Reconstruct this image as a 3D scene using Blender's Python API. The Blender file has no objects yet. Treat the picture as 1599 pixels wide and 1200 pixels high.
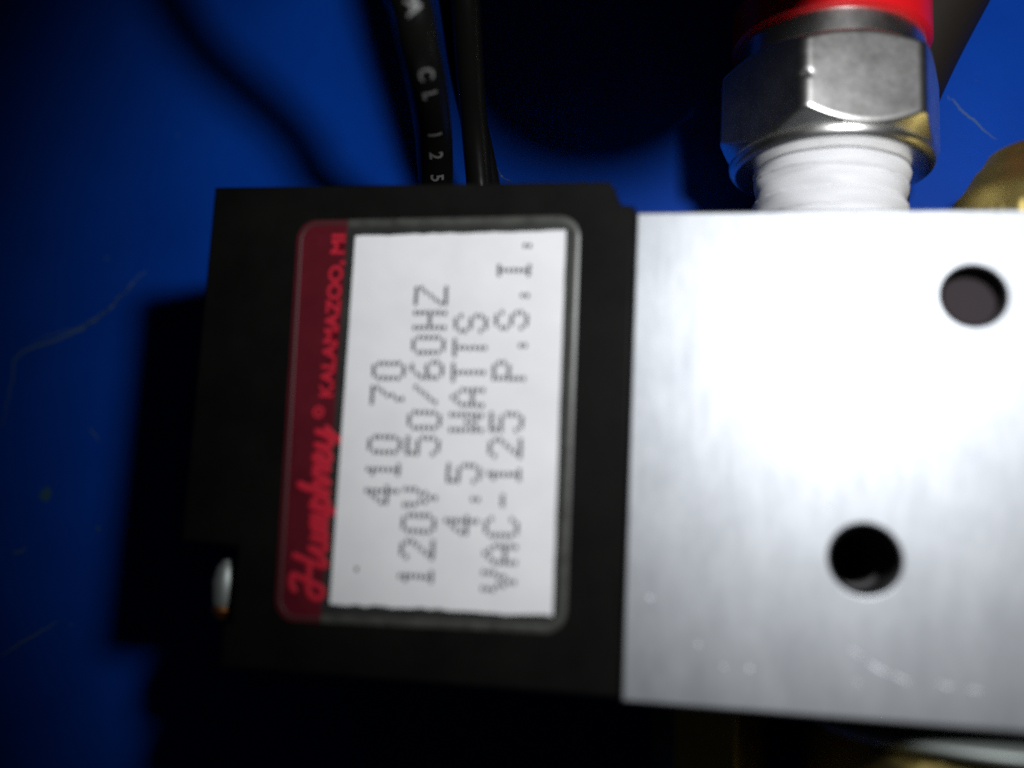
import bpy, bmesh, math, random
from mathutils import Vector, Matrix
random.seed(7)
MM = 0.001
H = 24.0            # height of the valve's upper face above the blue surface, in mm

# ------------------------------------------------------------------ camera
ROT = Matrix(((0.98552808, 0.04719657, -0.16280935),
              (-0.02246932, 0.98835463, 0.1505),
              (0.16801646, -0.14466377, 0.97511172)))      # world -> camera axes
CAM = Vector((11.42511906, -9.83713606, 66.30759691 + H))   # mm
FPX = 1500.0                                                # focal length in pixels of a 1599 px wide frame
scene = bpy.context.scene
C = scene.collection
cam_data = bpy.data.cameras.new('camera')
cam_data.sensor_width = 36.0
cam_data.lens = 36.0 * FPX / 1599.0
cam_data.clip_start = 0.002
cam_data.clip_end = 5.0
cam = bpy.data.objects.new('camera', cam_data)
C.objects.link(cam)
M4 = ROT.transposed().to_4x4()
M4.translation = CAM * MM
cam.matrix_world = M4
scene.camera = cam
cam_data.dof.use_dof = True
cam_data.dof.focus_distance = 0.0825
cam_data.dof.aperture_fstop = 9.0
cam_data.dof.aperture_blades = 6

# ------------------------------------------------------------------ world, flash, exposure
world = bpy.data.worlds.new('World')
scene.world = world
world.use_nodes = True
world.node_tree.nodes['Background'].inputs[0].default_value = (0.9, 0.95, 1.0, 1)
world.node_tree.nodes['Background'].inputs[1].default_value = 0.004

FLASH = Vector((34.5, 23.3, 67.0 + H))
lamp = bpy.data.lights.new('camera_flash', 'SPOT')
lamp.shadow_soft_size = 5.4 * MM
lamp.spot_size = math.radians(86)
lamp.spot_blend = 0.63
lamp.energy = 0.288
lamp.color = (0.965, 0.985, 1.0)
flash = bpy.data.objects.new('camera_flash', lamp)
C.objects.link(flash)
flash.location = FLASH * MM
flash.rotation_euler = (Vector((25, 18, H)) - FLASH).to_track_quat('-Z', 'Y').to_euler()

vs = scene.view_settings
vs.view_transform = 'Standard'
vs.look = 'None'
vs.exposure = 0.0
vs.gamma = 1.0
vs.use_curve_mapping = False
scene.render.engine = 'CYCLES'
scene.cycles.use_denoising = False
scene.cycles.max_bounces = 6
scene.cycles.sample_clamp_indirect = 1.0
scene.cycles.sample_clamp_direct = 12.0


# ------------------------------------------------------------------ helpers
def on_plane(u, v, z):
    """point (mm) at height z (above the blue surface) that lies at photo position u, v"""
    d = ROT.transposed() @ Vector(((u - 799.5) / FPX, -(v - 600.0) / FPX, -1.0))
    return CAM + d * ((z - CAM.z) / d.z)


def make(name, verts, faces, mat, parent=None, smooth=None):
    me = bpy.data.meshes.new(name)
    me.from_pydata([tuple(Vector(v) * MM) for v in verts], [], faces)
    bm = bmesh.new()
    bm.from_mesh(me)
    bmesh.ops.remove_doubles(bm, verts=bm.verts, dist=1e-7)
    bmesh.ops.recalc_face_normals(bm, faces=bm.faces)
    bm.to_mesh(me)
    bm.free()
    return link(name, me, mat, parent, smooth)


def link(name, me, mat, parent=None, smooth=None):
    o = bpy.data.objects.new(name, me)
    C.objects.link(o)
    me.materials.clear()
    me.materials.append(mat)
    if smooth is not None:
        me.polygons.foreach_set('use_smooth', [True] * len(me.polygons))
        me.set_sharp_from_angle(angle=math.radians(smooth))
    if parent is not None:
        o.parent = parent
        if parent.type == 'EMPTY':
            o.matrix_parent_inverse = Matrix.Translation(-parent.location)
    return o


def prism(name, outline, z0, z1, mat, parent=None, bevel=0.0, holes=(), seg=3):
    """solid of an outline (mm) with round holes (x, y, r), edges softened by bevel"""
    cu = bpy.data.curves.new(name, 'CURVE')
    cu.dimensions = '2D'
    cu.fill_mode = 'BOTH'
    loops = [outline] + [[(x + r * math.cos(a * math.tau / 72), y - r * math.sin(a * math.tau / 72)) for a in range(72)] for x, y, r in holes]
    for lp in loops:
        s = cu.splines.new('POLY')
        s.points.add(len(lp) - 1)
        for p, q in zip(s.points, lp):
            p.co = (q[0] * MM, q[1] * MM, 0, 1)
        s.use_cyclic_u = True
    cu.extrude = ((z1 - z0) / 2 - bevel) * MM
    cu.bevel_depth = bevel * MM
    cu.bevel_resolution = seg
    cu.offset = -bevel * MM
    tmp = bpy.data.objects.new('tmp', cu)
    C.objects.link(tmp)
    dg = bpy.context.evaluated_depsgraph_get()
    me = bpy.data.meshes.new_from_object(tmp.evaluated_get(dg))
    bpy.data.objects.remove(tmp)
    bpy.data.curves.remove(cu)
    me.name = name
    me.transform(Matrix.Translation((0, 0, (z0 + z1) / 2 * MM)))
    return link(name, me, mat, parent, 35)


def text_mesh(body, offset=0.0):
    cu = bpy.data.curves.new('lettering', 'FONT')
    cu.body = body
    cu.size = 1.0
    cu.offset = offset
    tmp = bpy.data.objects.new('tmp', cu)
    C.objects.link(tmp)
    dg = bpy.context.evaluated_depsgraph_get()
    me = bpy.data.meshes.new_from_object(tmp.evaluated_get(dg))
    bpy.data.objects.remove(tmp)
    bpy.data.curves.remove(cu)
    return me


def lathe_y(name, rfun, ys, cx, cz, mat, parent=None, seg=96, smooth=32, caps=True):
    """turned body along world Y; rfun(y, angle) -> radius; angle 0 = +X, 90 deg = +Z"""
    V, Fc = [], []
    for y in ys:
        for i in range(seg):
            a = math.tau * i / seg
            r = rfun(y, a)
            V.append((cx + r * math.cos(a), y, cz + r * math.sin(a)))
    for j in range(len(ys) - 1):
        for i in range(seg):
            k = (i + 1) % seg
            Fc.append((j * seg + i, j * seg + k, (j + 1) * seg + k, (j + 1) * seg + i))
    if caps:
        Fc.append(tuple(range(seg)))
        Fc.append(tuple(range((len(ys) - 1) * seg, len(ys) * seg)))
    me = bpy.data.meshes.new(name)
    me.from_pydata([tuple(Vector(v) * MM) for v in V], [], Fc)
    bm = bmesh.new()
    bm.from_mesh(me)
    bmesh.ops.recalc_face_normals(bm, faces=bm.faces)
    bm.to_mesh(me)
    bm.free()
    return link(name, me, mat, parent, smooth)


def profile(pts):
    """piecewise linear radius along y from (y, r) pairs"""
    def f(y, a=0):
        for (y0, r0), (y1, r1) in zip(pts, pts[1:]):
            if (y0 <= y <= y1) or (y1 <= y <= y0):
                t = 0 if y1 == y0 else (y - y0) / (y1 - y0)
                return r0 + (r1 - r0) * t
        return pts[-1][1]
    return f


def hexr(R, ang0):
    ap = R * math.cos(math.pi / 6)
    def f(a):
        d = (a - ang0) % (math.pi / 3) - math.pi / 6
        return ap / math.cos(d)
    return f


def spline(pts, n=10):
    out = []
    P = [pts[0] * 2 - pts[1]] + list(pts) + [pts[-1] * 2 - pts[-2]]
    for i in range(1, len(P) - 2):
        for k in range(n):
            t = k / n
            a, b, c, d = P[i - 1], P[i], P[i + 1], P[i + 2]
            out.append(0.5 * ((2 * b) + (c - a) * t + (2 * a - 5 * b + 4 * c - d) * t * t + (3 * b - a - 3 * c + d) * t ** 3))
    out.append(pts[-1].copy())
    return out


def tube(name, pts, radius, mat, parent=None, seg=24, n=10, squash=None):
    path = spline([Vector(p) for p in pts], n)
    V, Fc = [], []
    up = Vector((0, 0, 1))
    for i, p in enumerate(path):
        t = (path[min(i + 1, len(path) - 1)] - path[max(i - 1, 0)]).normalized()
        side = t.cross(up)
        if side.length < 0.05:
            side = Vector((1, 0, 0))
        side.normalize()
        nrm = side.cross(t).normalized()
        r = radius(i / (len(path) - 1)) if callable(radius) else radius
        for k in range(seg):
            a = math.tau * k / seg
            V.append(p + side * (r * math.cos(a)) + nrm * (r * math.sin(a)))
    for j in range(len(path) - 1):
        for k in range(seg):
            m = (k + 1) % seg
            Fc.append((j * seg + k, j * seg + m, (j + 1) * seg + m, (j + 1) * seg + k))
    Fc.append(tuple(range(seg)))
    Fc.append(tuple(range((len(path) - 1) * seg, len(path) * seg)))
    return make(name, V, Fc, mat, parent, 40), path


def ribbon_faces(path, w, z, V, Fc, taper=False):
    """flat ribbon along 2D points, appended to V, Fc; round ends"""
    n = len(path)
    base = len(V)
    for i, p in enumerate(path):
        a = path[max(i - 1, 0)]
        b = path[min(i + 1, n - 1)]
        t = Vector((b[0] - a[0], b[1] - a[1]))
        t.normalize()
        q = Vector((-t.y, t.x))
        ww = w / 2
        if taper:
            ww *= 0.25 + 0.75 * math.sin(math.pi * (i + 0.3) / (n - 0.4))
        V.append((p[0] + q.x * ww, p[1] + q.y * ww, z))
        V.append((p[0] - q.x * ww, p[1] - q.y * ww, z))
    for i in range(n - 1):
        k = base + 2 * i
        Fc.append((k, k + 1, k + 3, k + 2))


def disc_faces(x, y, rx, ry, z, V, Fc, n=10):
    base = len(V)
    for i in range(n):
        a = math.tau * i / n
        V.append((x + rx * math.cos(a), y + ry * math.sin(a), z))
    Fc.append(tuple(range(base, base + n)))


def rounded(corners, rads, n=10):
    """outline of a quadrilateral with rounded corners"""
    out = []
    m = len(corners)
    for i in range(m):
        p = Vector(corners[i][:2])
        a = (Vector(corners[i - 1][:2]) - p).normalized()
        b = (Vector(corners[(i + 1) % m][:2]) - p).normalized()
        r = rads[i] if not isinstance(rads, (int, float)) else rads
        if r <= 0:
            out.append((p.x, p.y))
            continue
        ang = a.angle(b)
        d = r / math.tan(ang / 2)
        c = p + (a + b).normalized() * (r / math.sin(ang / 2))
        s, e = p + a * d - c, p + b * d - c
        for k in range(n + 1):
            q = s.lerp(e, k / n).normalized() * r + c
            out.append((q.x, q.y))
    return out


# ------------------------------------------------------------------ materials
def material(name, color, rough=0.5, metal=0.0, spec=0.5, coat=0.0):
    m = bpy.data.materials.new(name)
    m.use_nodes = True
    b = m.node_tree.nodes['Principled BSDF']
    b.inputs['Base Color'].default_value = (*color, 1)
    b.inputs['Roughness'].default_value = rough
    b.inputs['Metallic'].default_value = metal
    b.inputs['Specular IOR Level'].default_value = spec
    b.inputs['Coat Weight'].default_value = coat
    return m, m.node_tree, b


def noise(nt, scale, detail=4.0, rough=0.6, stretch=(1, 1, 1)):
    tc = nt.nodes.new('ShaderNodeTexCoord')
    mp = nt.nodes.new('ShaderNodeMapping')
    mp.inputs['Scale'].default_value = stretch
    nz = nt.nodes.new('ShaderNodeTexNoise')
    nz.inputs['Scale'].default_value = scale
    nz.inputs['Detail'].default_value = detail
    nz.inputs['Roughness'].default_value = rough
    nt.links.new(tc.outputs['Object'], mp.inputs['Vector'])
    nt.links.new(mp.outputs['Vector'], nz.inputs['Vector'])
    return nz.outputs['Fac']


def ramp(nt, fac, c0, c1, p0=0.3, p1=0.7):
    r = nt.nodes.new('ShaderNodeValToRGB')
    r.color_ramp.elements[0].position = p0
    r.color_ramp.elements[1].position = p1
    r.color_ramp.elements[0].color = (*c0, 1)
    r.color_ramp.elements[1].color = (*c1, 1)
    nt.links.new(fac, r.inputs['Fac'])
    return r.outputs['Color']


def span(nt, fac, lo, hi):
    r = nt.nodes.new('ShaderNodeMapRange')
    r.inputs['From Min'].default_value = 0.25
    r.inputs['From Max'].default_value = 0.75
    r.inputs['To Min'].default_value = lo
    r.inputs['To Max'].default_value = hi
    nt.links.new(fac, r.inputs['Value'])
    return r.outputs['Result']


def bump(nt, b, fac, dist, strength=0.5):
    n = nt.nodes.new('ShaderNodeBump')
    n.inputs['Strength'].default_value = strength
    n.inputs['Distance'].default_value = dist
    nt.links.new(fac, n.inputs['Height'])
    nt.links.new(n.outputs['Normal'], b.inputs['Normal'])


MAT = {}
# blue painted sheet
m, nt, b = material('blue_plastic', (0.002, 0.05, 0.40), 0.5, spec=0.08)
nt.links.new(ramp(nt, noise(nt, 60, 5), (0.0005, 0.037, 0.285), (0.0009, 0.048, 0.355)), b.inputs['Base Color'])
bump(nt, b, noise(nt, 700, 6), 0.00006, 0.4)
MAT['blue'] = m
# black moulded plastic of the coil
m, nt, b = material('black_plastic', (0.011, 0.0105, 0.0095), 0.5, spec=0.05)
nt.links.new(ramp(nt, noise(nt, 220, 5), (0.0032, 0.0032, 0.0030), (0.0062, 0.0062, 0.0055)), b.inputs['Base Color'])
bump(nt, b, noise(nt, 3500, 3), 0.00003, 0.5)
MAT['black'] = m
# brushed aluminium
m, nt, b = material('brushed_aluminium', (0.62, 0.63, 0.66), 0.42, 1.0)
nt.links.new(span(nt, noise(nt, 200, 8, 0.72, (9, 0.9, 1)), 0.50, 0.555), b.inputs['Roughness'])
nt.links.new(ramp(nt, noise(nt, 190, 8, 0.72, (2.2, 1, 1)), (0.300, 0.313, 0.334), (0.400, 0.414, 0.436)), b.inputs['Base Color'])
bump(nt, b, noise(nt, 300, 4, 0.7, (16, 0.7, 1)), 0.00002, 0.14)
MAT['alu'] = m
MAT['bore'] = material('bore_shade', (0.018, 0.016, 0.018), 0.7, 0.0)[0]  # dark colour of the added sleeve stands in for shade in the hole
MAT['nick'] = material('bright_nick', (0.72, 0.74, 0.78), 0.8, 0.0)[0]
# nickel plating
m, nt, b = material('nickel_plate', (0.66, 0.64, 0.60), 0.3, 1.0)
nt.links.new(span(nt, noise(nt, 500, 7, 0.75), 0.25, 0.33), b.inputs['Roughness'])
nt.links.new(ramp(nt, noise(nt, 700, 5, 0.7), (0.78, 0.77, 0.745), (0.93, 0.92, 0.90)), b.inputs['Base Color'])
bump(nt, b, noise(nt, 420, 6), 0.00006, 0.2)
MAT['nickel'] = m
# brass
m, nt, b = material('brass', (0.50, 0.34, 0.10), 0.46, 1.0)
nt.links.new(ramp(nt, noise(nt, 300, 5), (0.42, 0.325, 0.095), (0.58, 0.46, 0.17)), b.inputs['Base Color'])
bump(nt, b, noise(nt, 500, 4), 0.00005, 0.2)
MAT['brass'] = m
MAT['red'] = material('red_plastic', (0.62, 0.008, 0.012), 0.35, spec=0.4)[0]
m, nt, b = material('white_tape', (0.71, 0.71, 0.73), 0.5, spec=0.3)
bump(nt, b, noise(nt, 700, 4, 0.6, (1, 4, 1)), 0.00006, 0.4)
MAT['tape'] = m
m, nt, b = material('wire_jacket', (0.004, 0.004, 0.0036), 0.27, spec=0.10)
bump(nt, b, noise(nt, 900, 3), 0.00004, 0.3)
MAT['wire'] = m
MAT['hose'] = material('hose_rubber', (0.016, 0.012, 0.009), 0.6, spec=0.2)[0]
MAT['wireprint'] = material('wire_print', (0.13, 0.13, 0.125), 0.6)[0]
m, nt, b = material('label_film', (0.030, 0.031, 0.028), 0.4, spec=0.4)
nt.links.new(ramp(nt, noise(nt, 500, 4), (0.016, 0.017, 0.016), (0.030, 0.031, 0.028)), b.inputs['Base Color'])
MAT['film'] = m
m, nt, b = material('label_rim', (0.075, 0.078, 0.068), 0.4, spec=0.5)
nt.links.new(ramp(nt, noise(nt, 900, 5), (0.030, 0.031, 0.027), (0.066, 0.068, 0.059)), b.inputs['Base Color'])
MAT['rim'] = m
MAT['rimred'] = material('label_rim_over_red', (0.055, 0.017, 0.018), 0.5, spec=0.25)[0]
m, nt, b = material('maroon_ink', (0.085, 0.006, 0.012), 0.5, spec=0.12)
nt.links.new(ramp(nt, noise(nt, 400, 4), (0.070, 0.005, 0.010), (0.100, 0.008, 0.015)), b.inputs['Base Color'])
MAT['maroon'] = m
MAT['redink'] = material('red_ink', (0.47, 0.014, 0.032), 0.5, spec=0.3)[0]
m, nt, b = material('white_paper', (0.74, 0.74, 0.75), 0.6, spec=0.2)
nt.links.new(ramp(nt, noise(nt, 300, 4), (0.70, 0.70, 0.715), (0.765, 0.765, 0.775)), b.inputs['Base Color'])
MAT['paper'] = m
MAT['ink'] = material('grey_dot_ink', (0.03, 0.022, 0.034), 0.6, spec=0.2)[0]
MAT['copper'] = material('copper', (0.55, 0.22, 0.07), 0.4, 1.0)[0]
MAT['steel'] = material('tinned_steel', (0.34, 0.375, 0.36), 0.55, 0.8)[0]
MAT['scuff'] = material('pale_scratch', (0.05, 0.095, 0.18), 0.7)[0]
MAT['stain'] = material('dull_stain', (0.02, 0.075, 0.14), 0.7)[0]

# ------------------------------------------------------------------ the blue surface
V, Fc = [], []
N = 40
for j in range(N + 1):
    for i in range(N + 1):
        x, y = -170 + 350 * i / N, -150 + 320 * j / N
        V.append((x, y, 0.0))
for j in range(N):
    for i in range(N):
        k = j * (N + 1) + i
        Fc.append((k, k + 1, k + N + 2, k + N + 1))
ground = make('ground_sheet', V, Fc, MAT['blue'])
ground['kind'] = 'structure'
ground['label'] = 'scratched glossy blue sheet lying under the solenoid valve'


def scratch(px, w, mat='scuff', jit=0.12):
    pts = [on_plane(u, v, 0) for u, v in px]
    path = spline([Vector((p.x, p.y, 0)) for p in pts], 9)
    path = [(p.x + random.uniform(-jit, jit), p.y + random.uniform(-jit, jit)) for p in path]
    V, Fc = [], []
    ribbon_faces(path, w, 0.012, V, Fc, taper=True)
    return make('scratch', V, Fc, MAT[mat], ground)


scratch([(229, 421), (200, 450), (165, 487), (110, 522), (32, 553), (20, 590), (4, 668)], 0.30)
scratch([(220, 430), (150, 500), (90, 520), (50, 535)], 0.14)
scratch([(0, 1026), (40, 1000), (90, 972)], 0.25)
scratch([(20, 866), (40, 858)], 0.3)
scratch([(1480, 150), (1510, 180), (1555, 218)], 0.16)
scratch([(140, 668), (155, 690)], 0.15)
for u, v, r in ((71, 772, 0.75), (167, 403, 0.22), (277, 212, 0.15), (154, 825, 0.25)):
    p = on_plane(u, v, 0)
    V, Fc = [], []
    base = [(p.x + r * random.uniform(0.75, 1.15) * math.cos(math.tau * k / 14), p.y + r * random.uniform(0.75, 1.15) * math.sin(math.tau * k / 14), 0.014) for k in range(14)]
    make('stain', base, [tuple(range(14))], MAT['stain'], ground)

# ------------------------------------------------------------------ the solenoid valve
valve = bpy.data.objects.new('solenoid_valve', None)
valve.location = Vector((5, -4, 0)) * MM
C.objects.link(valve)
valve['label'] = 'small solenoid valve with black labelled coil and bright aluminium body on blue sheet'
valve['category'] = 'valve'

XB = 8.36
# --- coil
coil = prism('coil_housing', [(-24.05, 14.87), (6.35, 14.95), (6.75, 14.5), (7.25, 13.25), (8.30, 13.05), (8.30, -20.9),
                              (-20.2, -20.9), (-20.2, -17.9), (-19.6, -17.7), (-19.6, -12.35), (-24.05, -12.2)],
             0.0, H, MAT['black'], valve, 0.28)
ledge = prism('coil_ledge', [(-21.7, -12.6), (-19.8, -12.6), (-19.8, -20.6), (-21.7, -20.6)], 0.0, H - 9, MAT['black'], coil, 0.2)
# terminal in the notch: a tinned lug with a copper winding end below it
lug = lathe_y('terminal_lug', profile([(-13.4, 0.3), (-14.0, 0.75), (-15.0, 1.0), (-16.4, 0.9), (-16.9, 0.75)]),
              [-13.4, -13.7, -14.0, -14.5, -15.0, -15.7, -16.4, -16.7, -16.9], -21.15, H - 2.0, MAT['steel'], coil, 24)
lathe_y('copper_end', profile([(-16.8, 0.7), (-17.1, 0.9), (-17.7, 0.5)]), [-16.8, -16.95, -17.1, -17.4, -17.7], -21.15, H - 1.9, MAT['copper'], coil, 24)

# --- label
Z = H
q = lambda u, v: on_plane(u, v, Z)
LTL, LTR, LBR, LBL = q(466, 345), q(907, 337), q(884, 991), q(429, 970)
lab = prism('label', rounded([LBL, LBR, LTR, LTL], 1.5), Z - 0.05, Z + 0.10, MAT['film'], valve, 0.03)


def lerp_edge(t, top=True):
    a, c = (LTL, LTR) if top else (LBL, LBR)
    return a.lerp(c, t)


bt, bb = 0.187, 0.167
red_o = rounded([LBL, lerp_edge(bb, False), lerp_edge(bt), LTL], [1.5, 0, 0, 1.5])
cxm = sum(p[0] for p in red_o) / len(red_o)
cym = sum(p[1] for p in red_o) / len(red_o)
prism('red_band', [(cxm + (x - cxm) * 0.985, cym + (y - cym) * 0.996) for x, y in red_o], Z + 0.08, Z + 0.118, MAT['maroon'], lab)['label'] = 'maroon band along the label edge'


def rim(path, w, mat):
    V, Fc = [], []
    path = [Vector(p[:2]) for p in path]
    fine = []
    for a, c in zip(path, path[1:]):
        k = max(1, int((c - a).length / 1.0))
        fine += [a.lerp(c, i / k) for i in range(k)]
    fine.append(path[-1])
    n = len(fine)
    prof = [(-w / 2, 0.10), (-w / 4, 0.155), (0, 0.17), (w / 4, 0.155), (w / 2, 0.10)]
    for i, p in enumerate(fine):
        t = (fine[min(i + 1, n - 1)] - fine[max(i - 1, 0)]).normalized()
        s = Vector((-t.y, t.x))
        for d, h in prof:
            V.append((p.x + s.x * d, p.y + s.y * d, Z + h))
    for i in range(n - 1):
        for j in range(4):
            k = i * 5 + j
            Fc.append((k, k + 1, k + 6, k + 5))
    return make('label_rim', V, Fc, mat, lab, 60)


full = rounded([LBL, LBR, LTR, LTL], 1.5)
ctr = Vector((sum(p[0] for p in full) / len(full), sum(p[1] for p in full) / len(full)))
# inner path for the rim, 0.3 mm inside the edge
ins = lambda P, dx, dy: Vector((P.x + dx, P.y + dy))
inner = rounded([ins(LBL, .3, .3), ins(LBR, -.3, .3), ins(LTR, -.3, -.3), ins(LTL, .3, -.3)], 1.3, 12)
# order: LBL arc, LBR arc, LTR arc, LTL arc (13 points each)
eb, et = lerp_edge(bb, False), lerp_edge(bt)
rim([(eb.x, eb.y + .3)] + inner[13:39] + [(et.x, et.y - .3)], 0.6, MAT['rim'])
rim([(et.x, et.y - .3)] + inner[39:52] + inner[0:13] + [(eb.x, eb.y + .3)], 0.34, MAT['rimred'])

# paper: slightly ragged upper and lower edges
PTL, PTR, PBR, PBL = q(556, 370), q(884, 361), q(863, 962), q(516, 943)
edge = []
for a, c, rag in ((PBL, PBR, 0.10), (PBR, PTR, 0.03), (PTR, PTL, 0.05), (PTL, PBL, 0.015)):
    for i in range(24):
        p = a.lerp(c, i / 24)
        j = rag if 0 < i else 0
        edge.append((p.x + random.uniform(-j, j) * 0.6, p.y + random.uniform(-j, j)))
paper = prism('paper_label', edge, Z + 0.08, Z + 0.16, MAT['paper'], lab)
paper['label'] = 'white paper sticker printed in grey dots'

GLYPH = {
 '0': '01110 10001 10001 10001 10001 10001 01110', '1': '00100 01100 00100 00100 00100 00100 01110',
 '2': '01110 10001 00001 00010 00100 01000 11111', '4': '00010 00110 01010 10010 11111 00010 00010',
 '5': '11111 10000 11110 00001 00001 10001 01110', '6': '00110 01000 10000 11110 10001 10001 01110',
 '7': '11111 00001 00010 00100 00100 01000 01000', 'V': '10001 10001 10001 01010 01010 00100 00100',
 '/': '00000 00001 00010 00100 01000 10000 00000', 'H': '10001 10001 10001 11111 10001 10001 10001',
 'Z': '11111 00001 00010 00100 01000 10000 11111', '.': '00000 00000 00000 00000 00000 00100 00100',
 'W': '10001 10001 10001 10101 10101 11011 10001', 'A': '00100 01010 10001 10001 11111 10001 10001',
 'T': '11111 00100 00100 00100 00100 00100 00100', 'S': '01110 10001 10000 01110 00001 10001 01110',
 'C': '01110 10001 10000 10000 10000 10001 01110', '-': '00000 00000 00000 01110 00000 00000 00000',
 'P': '11110 10001 10001 11110 10000 10000 10000', 'I': '01110 00100 00100 00100 00100 00100 01110'}


def dot_line(txt, first, last, hpx):
    a, c = q(*first), q(*last)
    n = len(txt)
    step = (c - a) / (n - 1)
    along = step.normalized()
    upv = Vector((-along.y, along.x, 0))            # tops of the letters
    tall = (q(first[0] + hpx, first[1]) - q(*first)).length
    dv = tall / 7.0
    du = step.length * 0.150
    V, Fc = [], []
    for i, ch in enumerate(txt):
        if ch == ' ':
            continue
        o = a + step * i
        for r, row in enumerate(GLYPH[ch].split()):
            for k, bit in enumerate(row):
                if bit == '1':
                    p = o + along * (du * (k - 2)) + upv * (dv * (3 - r))
                    p = p + Vector((random.gauss(0, .012), random.gauss(0, .012), 0))
                    base = len(V)
                    for g in range(10):
                        an = math.tau * g / 10
                        e = p + along * (0.20 * math.cos(an)) + upv * (0.135 * math.sin(an))
                        V.append((e.x, e.y, Z + 0.168 + 0.001 * ((k + r) % 4)))
                    Fc.append(tuple(range(base, base + 10)))
    return make('printed_line', V, Fc, MAT['ink'], lab)


dot_line('410 70', (597, 773), (608, 580), 56)
dot_line('120V 50/60HZ', (650, 900), (674, 463), 57)
dot_line('4.5 WATTS', (721, 820), (736, 506), 57)
dot_line('VAC-125 P.S.I.', (779, 908), (805, 385), 57)
V, Fc = [], []
p = q(558, 889)
disc_faces(p.x, p.y, 0.12, 0.2, Z + 0.166, V, Fc)
make('ink_speck', V, Fc, MAT['ink'], lab)

# maker's script on the band, drawn with a broad pen; u runs up the photograph, v to the left (photo pixels)
U0 = (507, 940)
drift = 0.055
P2 = lambda u, v: q(U0[0] + drift * u - v, U0[1] - u)


def pen(strokes, w, name):
    V, Fc, sg = [], [], 8
    for st in strokes:
        path = spline([Vector((*P2(u, v)[:2], 0)) for u, v in st], 8)
        n = len(path)
        base = len(V)
        for i, p in enumerate(path):
            t = (path[min(i + 1, n - 1)] - path[max(i - 1, 0)]).normalized()
            sd = Vector((-t.y, t.x, 0))
            ww = w / 2 * (0.45 if i in (0, n - 1) else 1.0)
            for k in range(sg):
                a = math.tau * k / sg
                V.append((p.x + sd.x * ww * math.cos(a), p.y + sd.y * ww * math.cos(a), Z + 0.125 + 0.03 * math.sin(a)))
        for i in range(n - 1):
            for k in range(sg):
                m_ = (k + 1) % sg
                Fc.append((base + i * sg + k, base + i * sg + m_, base + (i + 1) * sg + m_, base + (i + 1) * sg + k))
        Fc.append(tuple(range(base, base + sg)))
        Fc.append(tuple(range(base + (n - 1) * sg, base + n * sg)))
    return make(name, V, Fc, MAT['redink'], lab, 70)


script = [
 [(15, 45), (26, 52), (42, 52), (38, 40), (30, 22), (22, 6), (12, 3), (5, 10), (10, 22), (24, 27), (48, 26), (60, 27)],   # H, left stem with loop and bar
 [(74, 54), (68, 40), (60, 20), (55, 4), (62, 2), (72, 12)],                              # H, right stem
 [(72, 12), (84, 27), (79, 10), (83, 2), (93, 6), (101, 26), (97, 8), (101, 2), (107, 8)],  # u
 [(107, 8), (113, 26), (109, 2), (116, 20), (123, 26), (120, 2), (127, 20), (134, 26), (131, 8), (135, 2), (140, 8)],  # m
 [(140, 8), (150, 30), (143, 4), (138, -16), (146, 6), (152, 24), (161, 24), (162, 10), (154, 2), (147, 6)],   # p
 [(162, 6), (176, 30), (184, 48), (178, 42), (168, 2), (176, 20), (184, 26), (186, 18), (183, 5), (190, 3)],   # h
 [(190, 3), (199, 26), (203, 24), (210, 26), (205, 8), (210, 2)],                          # r
 [(210, 4), (222, 14), (230, 22), (224, 28), (216, 16), (219, 4), (230, 4), (237, 12)],       # e
 [(237, 12), (245, 27), (242, 8), (248, 2), (258, 10), (266, 28), (260, 4), (250, -16), (246, -18), (254, -6), (274, 14)],  # y
]
pen(script, 0.42, 'logo_script')
# small registered ring after the word
V, Fc = [], []
c0 = P2(296, 25)
ring = [(c0.x + 0.36 * math.cos(math.tau * k / 16), c0.y + 0.36 * math.sin(math.tau * k / 16)) for k in range(17)]
ribbon_faces(ring, 0.2, Z + 0.133, V, Fc)
disc_faces(c0.x, c0.y, 0.12, 0.16, Z + 0.134, V, Fc)
make('registered_mark', V, Fc, MAT['redink'], lab)

# town name in bold capitals
me = text_mesh('KALAMAZOO, MI', 0.028)
xs = [v.co.x for v in me.vertices]
ys = [v.co.y for v in me.vertices]
L = max(xs) - min(xs)
a, c = q(520, 621), q(540, 367)
al = (c - a).normalized()
upv = Vector((-al.y, al.x, 0))
capw = 1.02
for v in me.vertices:
    s = (v.co.x - min(xs)) / L * (c - a).length
    t = v.co.y / 0.70 * capw
    w = a + al * s + upv * t
    v.co = Vector((w.x, w.y, Z + 0.13)) * MM
link('town_lettering', me, MAT['redink'], lab)

# --- aluminium body
h1, h2 = on_plane(1524, 460, H), on_plane(1350, 874, H)
block = prism('valve_body', [(XB, 12.78), (47.0, 12.78), (47.0, -21.0), (XB, -21.0)], 0.0, H, MAT['alu'], valve, 0.17,
              holes=((h1.x, h1.y, 1.95 + 0.17), (h2.x, h2.y, 2.1 + 0.17)))
tilt = lambda y: 0.035 * (-4.2 - y)                         # the face leans towards the lower edge
for v in block.data.vertices:
    if v.co.z > H * MM / 2:
        v.co.z += tilt(v.co.y / MM) * MM
block['label'] = 'brushed aluminium body with two round holes'


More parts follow.
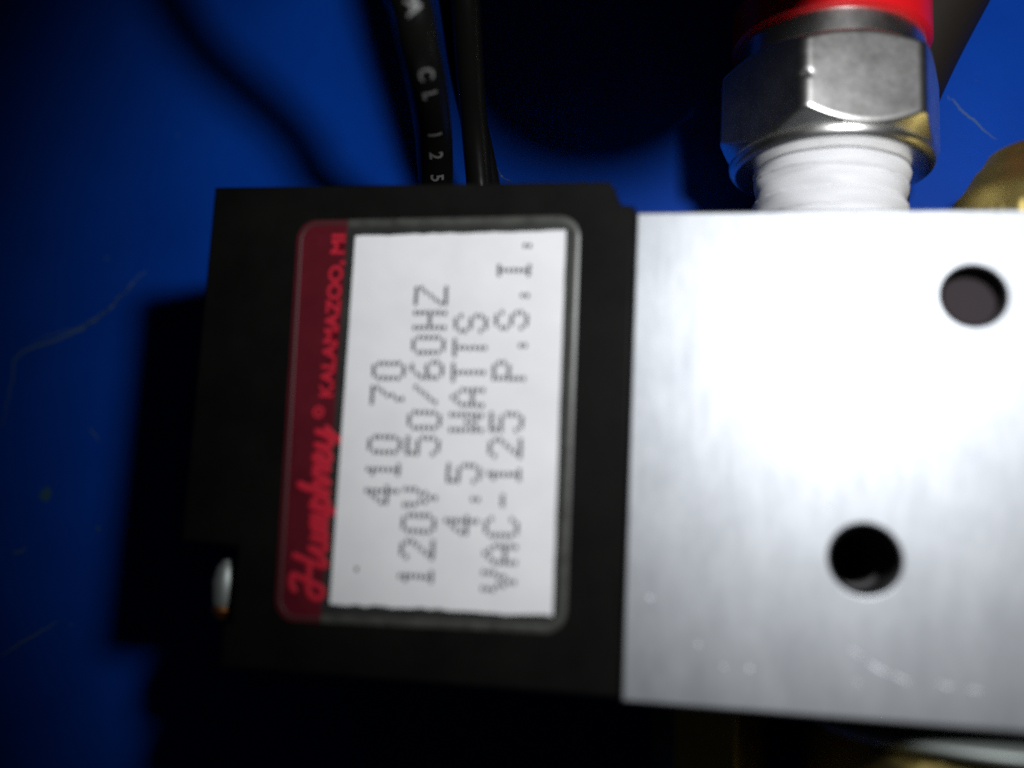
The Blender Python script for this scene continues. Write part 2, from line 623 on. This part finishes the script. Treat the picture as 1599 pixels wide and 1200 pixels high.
def bore(h, prof, mat):
    """lining added for the dark tone inside a hole, from (radius, depth) pairs, closed at the bottom"""
    V, Fc, n = [], [], 48
    for r, d in prof:
        for i in range(n):
            V.append((h.x + r * math.cos(math.tau * i / n), h.y + r * math.sin(math.tau * i / n), H + tilt(h.y) - d))
    for j in range(len(prof) - 1):
        for i in range(n):
            k = (i + 1) % n
            Fc.append((j * n + i, j * n + k, (j + 1) * n + k, (j + 1) * n + i))
    Fc.append(tuple(range((len(prof) - 1) * n, len(prof) * n)))
    return make('added_bore_lining', V, Fc, mat, block, 40)


MAT['veil'] = material('bore_veil', (0.036, 0.029, 0.032), 0.8, 0.0, spec=0.1)[0]  # brown of the added shallow floor imitates flash veiling over the dark hole
bore(h1, [(1.93, 0.3), (1.90, 1.6), (1.2, 1.7)], MAT['veil'])
bore(h2, [(2.08, 0.3), (2.06, 4.2), (1.72, 4.3), (1.70, 16.0)], MAT['bore'])
# nicks and rub marks on the face
for px, w in (([(1322, 1006), (1334, 1018), (1345, 1026)], 0.20), ([(1352, 1030), (1368, 1043), (1384, 1050)], 0.30), ([(1388, 1050), (1404, 1058), (1418, 1066)], 0.22), ([(1462, 1064), (1474, 1070), (1486, 1069)], 0.20), ([(1506, 1074), (1518, 1076), (1530, 1077)], 0.18),
              ([(1127, 1038), (1132, 1041)], 0.26), ([(1166, 1041), (1173, 1045)], 0.3), ([(1088, 1003), (1092, 1008)], 0.24),
              ([(1333, 1061), (1340, 1066)], 0.24), ([(1010, 932), (1020, 935)], 0.28), ([(1042, 331), (1048, 334)], 0.26),
              ([(1290, 788), (1302, 795)], 0.25)):
    pts = spline([Vector((*q(u, v)[:2], 0)) for u, v in px], 5)
    V, Fc = [], []
    path = [(p.x, p.y) for p in pts]
    n = len(path)
    for i, p in enumerate(path):
        t = Vector((path[min(i + 1, n - 1)][0] - path[max(i - 1, 0)][0], path[min(i + 1, n - 1)][1] - path[max(i - 1, 0)][1])).normalized()
        s = Vector((-t.y, t.x)) * (w / 2 * math.sin(math.pi * (i + 0.4) / (n - 0.2)) * random.uniform(0.5, 1.0))
        zt = H + tilt(p[1]) + 0.012
        V += [(p[0] + s.x, p[1] + s.y, zt), (p[0] + random.uniform(-.04, .04), p[1] + random.uniform(-.04, .04), zt + 0.02), (p[0] - s.x, p[1] - s.y, zt)]
    for i in range(n - 1):
        for j in (0, 1):
            k = i * 3 + j
            Fc.append((k, k + 1, k + 4, k + 3))
    make('scratch', V, Fc, MAT['nick'], block)

# --- nickel hose fitting with taped thread and red collar
CX, CZ = 23.6, H - 13.0
HR, HA = 9.3, math.radians(50)
hexf = hexr(HR, HA)
EDGE = HA + math.pi / 3                                     # the vertical edge that catches the flash
YB, YT = 21.1, 28.7                                         # where the end cones start


def nut_mesh():
    seg, V, Fc = 600, [], []
    ap, rho = HR * math.cos(math.pi / 6), 1.1
    inner_half, cdist = (ap - rho) * math.tan(math.pi / 6), (ap - rho) / math.cos(math.pi / 6)
    def flat_r(a):
        d = abs((a - HA) % (math.pi / 3) - math.pi / 6)
        if ap * math.tan(d) <= inner_half:
            return ap / math.cos(d)
        ph = math.pi / 6 - d
        return cdist * math.cos(ph) + math.sqrt(max(rho ** 2 - (cdist * math.sin(ph)) ** 2, 0))
    def nick(y, a):
        d = (a - EDGE + math.pi) % math.tau - math.pi
        return 0.22 * math.exp(-(d / 0.05) ** 2 - ((y - 24.9) / 0.16) ** 2)
    rows = []
    for y, r in ((20.05, 7.5), (20.2, 7.95), (20.45, 8.15), (20.8, 8.2), (20.95, 8.05), (YB, 7.95)):
        rows.append([(y, r)] * seg)
    lo, up = [], []
    for i in range(seg):
        r = flat_r(math.tau * i / seg)
        lo.append((YB + (r - 7.95) * 0.95, r))
        up.append((YT - (r - 7.95) * 0.70, r))
    rows.append([(y - 0.18, r - 0.24) for y, r in lo])
    rows.append([(y - 0.03, r - 0.08) for y, r in lo])
    rows.append([(y + 0.15, r) for y, r in lo])
    for t in [k / 24 for k in range(1, 24)]:
        row = []
        for i in range(seg):
            a = math.tau * i / seg
            y = lo[i][0] + 0.15 + (up[i][0] - lo[i][0] - 0.24) * t
            row.append((y, lo[i][1] - nick(y, a)))
        rows.append(row)
    rows.append([(y - 0.09, r) for y, r in up])
    rows.append([(y + 0.02, r - 0.05) for y, r in up])
    rows.append([(y + 0.10, r - 0.16) for y, r in up])
    for y, r in ((YT, 7.95), (YT + 0.2, 7.6), (31.2, 7.5)):
        rows.append([(y, r)] * seg)
    for row in rows:
        for i, (y, r) in enumerate(row):
            a = math.tau * i / seg
            V.append((CX + r * math.cos(a), y, CZ + r * math.sin(a)))
    for j in range(len(rows) - 1):
        for i in range(seg):
            k = (i + 1) % seg
            Fc.append((j * seg + i, j * seg + k, (j + 1) * seg + k, (j + 1) * seg + i))
    Fc.append(tuple(range(seg)))
    Fc.append(tuple(range((len(rows) - 1) * seg, len(rows) * seg)))
    o = make('hose_fitting', V, Fc, MAT['nickel'], valve, 40)
    wn = o.modifiers.new('weighted', 'WEIGHTED_NORMAL')
    wn.keep_sharp = True
    wn.weight = 80
    return o


fit = nut_mesh()
fit['label'] = 'nickel hex fitting with white thread tape and red collar'


def tape_r(y, a):
    ph = (y / 1.45 + a / math.tau + 0.05 * math.sin(2 * a)) % 1.0
    lap = (y * 0.31 - a / math.tau * 0.5 + 0.3) % 1.0
    wob = 0.06 * math.sin(3 * a + y) + 0.05 * math.sin(7 * a - 2 * y)
    return 5.66 + 0.03 * (y - 12) + 0.26 * (1 - abs(2 * ph - 1)) ** 0.7 + wob + (0.10 if lap < 0.45 else 0)


lathe_y('thread_tape', tape_r, [12.6 + 0.0756 * i for i in range(100)], CX, CZ, MAT['tape'], fit, 160, 70)
lathe_y('red_collar', profile([(30.75, 7.7), (30.95, 8.05), (34.0, 8.05), (34.4, 7.5), (34.5, 5.0)]),
        [30.75, 30.82, 30.95, 31.5, 32.6, 34.0, 34.2, 34.4, 34.5], CX, CZ, MAT['red'], fit, 96, 35)

# --- brass muffler beside it
bp = profile([(12.6, 8.7), (12.9, 9.0), (15.2, 9.0), (15.35, 8.7), (15.6, 8.0), (17.4, 7.8), (18.0, 7.2), (19.7, 6.2), (20.2, 5.7), (21.1, 5.2), (21.8, 3.6), (22.5, 1.6), (22.7, 0.4)])
mf = lathe_y('brass_muffler', lambda y, a: bp(y) + (0.10 * math.sin(40 * a) if 13.1 < y < 15 else 0), [12.6, 12.75, 12.9, 13.2, 13.8, 14.4, 14.9, 15.2, 15.35, 15.6, 16.5, 17.4, 18.0, 18.6, 19.2, 19.7, 20.2, 20.7, 21.1, 21.5, 21.8, 22.2, 22.5, 22.7], 41.0, H - 12.5, MAT['brass'], valve, 240, 40)

# --- fittings under the lower edge
arc = [(-21.95 - 1.6 * t / 10, 11.2 + 1.4 * math.sin(math.pi * t / 10) ** 0.8) for t in range(11)]
fl = lathe_y('port_flange', profile([(-21.2, 8.0), (-21.9, 8.0)] + arc), [-21.2, -21.9] + [y for y, r in arc], 34.0, H - 12.6, MAT['steel'], valve, 120, 50)
hx2 = hexr(12.4, math.radians(68))
bp2 = profile([(-23.6, 11.0), (-24.3, 12.2), (-33, 12.2)])
lathe_y('brass_hexagon', lambda y, a: min(hx2(a), bp2(y)), [-23.65, -23.8, -24, -24.3, -26, -30, -33], 34.0, H - 12.7, MAT['brass'], fl, 144, 28)
hx3 = hexr(4.6, math.radians(65))
lathe_y('brass_plug', lambda y, a: min(hx3(a), 4.5), [-21.2, -22, -24, -27, -31], 14.6, H - 15.5, MAT['brass'], valve, 96, 28)

# --- wires
def wire(pts, r, name='lead_wire'):
    return tube(name, pts, r, MAT['wire'], valve, 24, 12)


def wp(u, v, dz):
    return tuple(on_plane(u, v, H + dz))


w1, path1 = wire([wp(684, 330, -12), wp(681, 280, -10), wp(677, 210, -5.5), wp(668, 140, -0.5), wp(653, 65, 3.5), wp(640, 0, 5.2), wp(604, -50, 5.8), wp(540, -105, 6), wp(460, -170, 5.5), wp(330, -300, 2)], 1.5)
w1['label'] = 'black lead wire printed with pale letters'
w3, _ = wire([wp(765, 330, -13), wp(759, 280, -12.8), wp(742, 200, -11.5), wp(722, 110, -9.6), wp(706, 0, -6.5), wp(690, -100, -4), wp(670, -260, -2)], 1.15)
w2, path2 = wire([wp(752, 330, -10.4), wp(748, 280, -9.9), wp(741, 200, -8.2), wp(734, 110, -5.2), wp(727, 0, -2), wp(716, -90, 0), wp(700, -180, 1), wp(670, -300, 1)], 1.12)


def wire_text(ch, v_px):
    """one printed character wrapped on the first wire at photo row v_px, reading downwards"""
    best = min(path1, key=lambda p: abs(pix(p)[1] - v_px))
    i = path1.index(best)
    tan = (path1[i - 1] - path1[i + 1]).normalized()
    nrm = (CAM - best).normalized()
    nrm = (nrm - tan * nrm.dot(tan)).normalized()
    side = nrm.cross(tan)                                   # tops of the letters
    me = text_mesh(ch, 0.02)
    bm = bmesh.new()
    bm.from_mesh(me)
    bmesh.ops.triangulate(bm, faces=bm.faces)
    bmesh.ops.subdivide_edges(bm, edges=[e for e in bm.edges if e.calc_length() > 0.08], cuts=5, use_grid_fill=True)
    bm.to_mesh(me)
    bm.free()
    xs = [v.co.x for v in me.vertices]
    ys = [v.co.y for v in me.vertices]
    mx, my = (max(xs) + min(xs)) / 2, (max(ys) + min(ys)) / 2
    R = 1.56
    for v in me.vertices:
        s, t = (v.co.x - mx) * 1.65, (v.co.y - my) * 1.55 + 0.1
        an = t / R
        p = best + tan * s + side * (R * math.sin(an)) + nrm * (R * math.cos(an))
        v.co = p * MM
    return link('wire_lettering', me, MAT['wireprint'], w1)


def pix(p):
    c_ = ROT @ (Vector(p) - CAM)
    return (799.5 + FPX * c_.x / -c_.z, 600 - FPX * c_.y / -c_.z)


for ch, v_px in (('A', 14), ('C', 96), ('L', 126), ('1', 185), ('2', 221), ('5', 261)):
    wire_text(ch, v_px)

# ------------------------------------------------------------------ hoses
hose, _ = tube('shadow_hose', [(CX, 32.5, CZ), (CX, 38, CZ), (23, 42.5, H - 5), (20.5, 36, H + 7), (18.5, 29.3, H + 19), (19, 31, H + 28), (27, 42, H + 36), (38, 60, H + 40), (50, 85, H + 40)], 6.4, MAT['hose'], None, 28, 10)  # unseen hose, added above the frame only to cast the top shadow
hose['label'] = 'unseen black hose added above the red collar to cast the top shadow'
hose['category'] = 'hose'
hose2, _ = tube('rubber_hose', [(26.5, 17.5, 4.4), (27.5, 24, 4.4), (30.0, 31, 4.4), (33.2, 38, 4.4), (38, 47, 4.4), (46, 60, 4.4), (60, 80, 4.4)], 4.4, MAT['hose'], None, 28, 10)
hose2['label'] = 'dark rubber hose on the blue sheet behind the hex fitting'
hose2['category'] = 'hose'

# ------------------------------------------------------------------ dust and lint
V, Fc = [], []
for _ in range(170):
    x, y, r = random.uniform(-70, 60), random.uniform(-60, 60), random.uniform(0.03, 0.10)
    n, a0, st = 5, random.uniform(0, 6), random.uniform(1, 2.6)
    base = len(V)
    for k in range(n):
        a = math.tau * k / n
        cx_, cy_ = r * st * math.cos(a), r * math.sin(a)
        V.append((x + cx_ * math.cos(a0) - cy_ * math.sin(a0), y + cx_ * math.sin(a0) + cy_ * math.cos(a0), 0.01))
    V.append((x, y, 0.01 + r))
    for k in range(n):
        Fc.append((base + k, base + (k + 1) % n, base + n))
dust = make('dust', V, Fc, MAT['stain'])
dust['kind'] = 'stuff'
dust['label'] = 'fine pale dust specks scattered on the blue sheet'
fib, _ = tube('lint_fibre', [wp(776, 262, -9.5), wp(781, 272, -8.6), wp(787, 279, -8.8), wp(797, 283, -9.8)], 0.03, MAT['rim'], None, 6, 8)
fib['label'] = 'tiny curled lint fibre on the coil edge beside the wires'
fib['category'] = 'fibre'
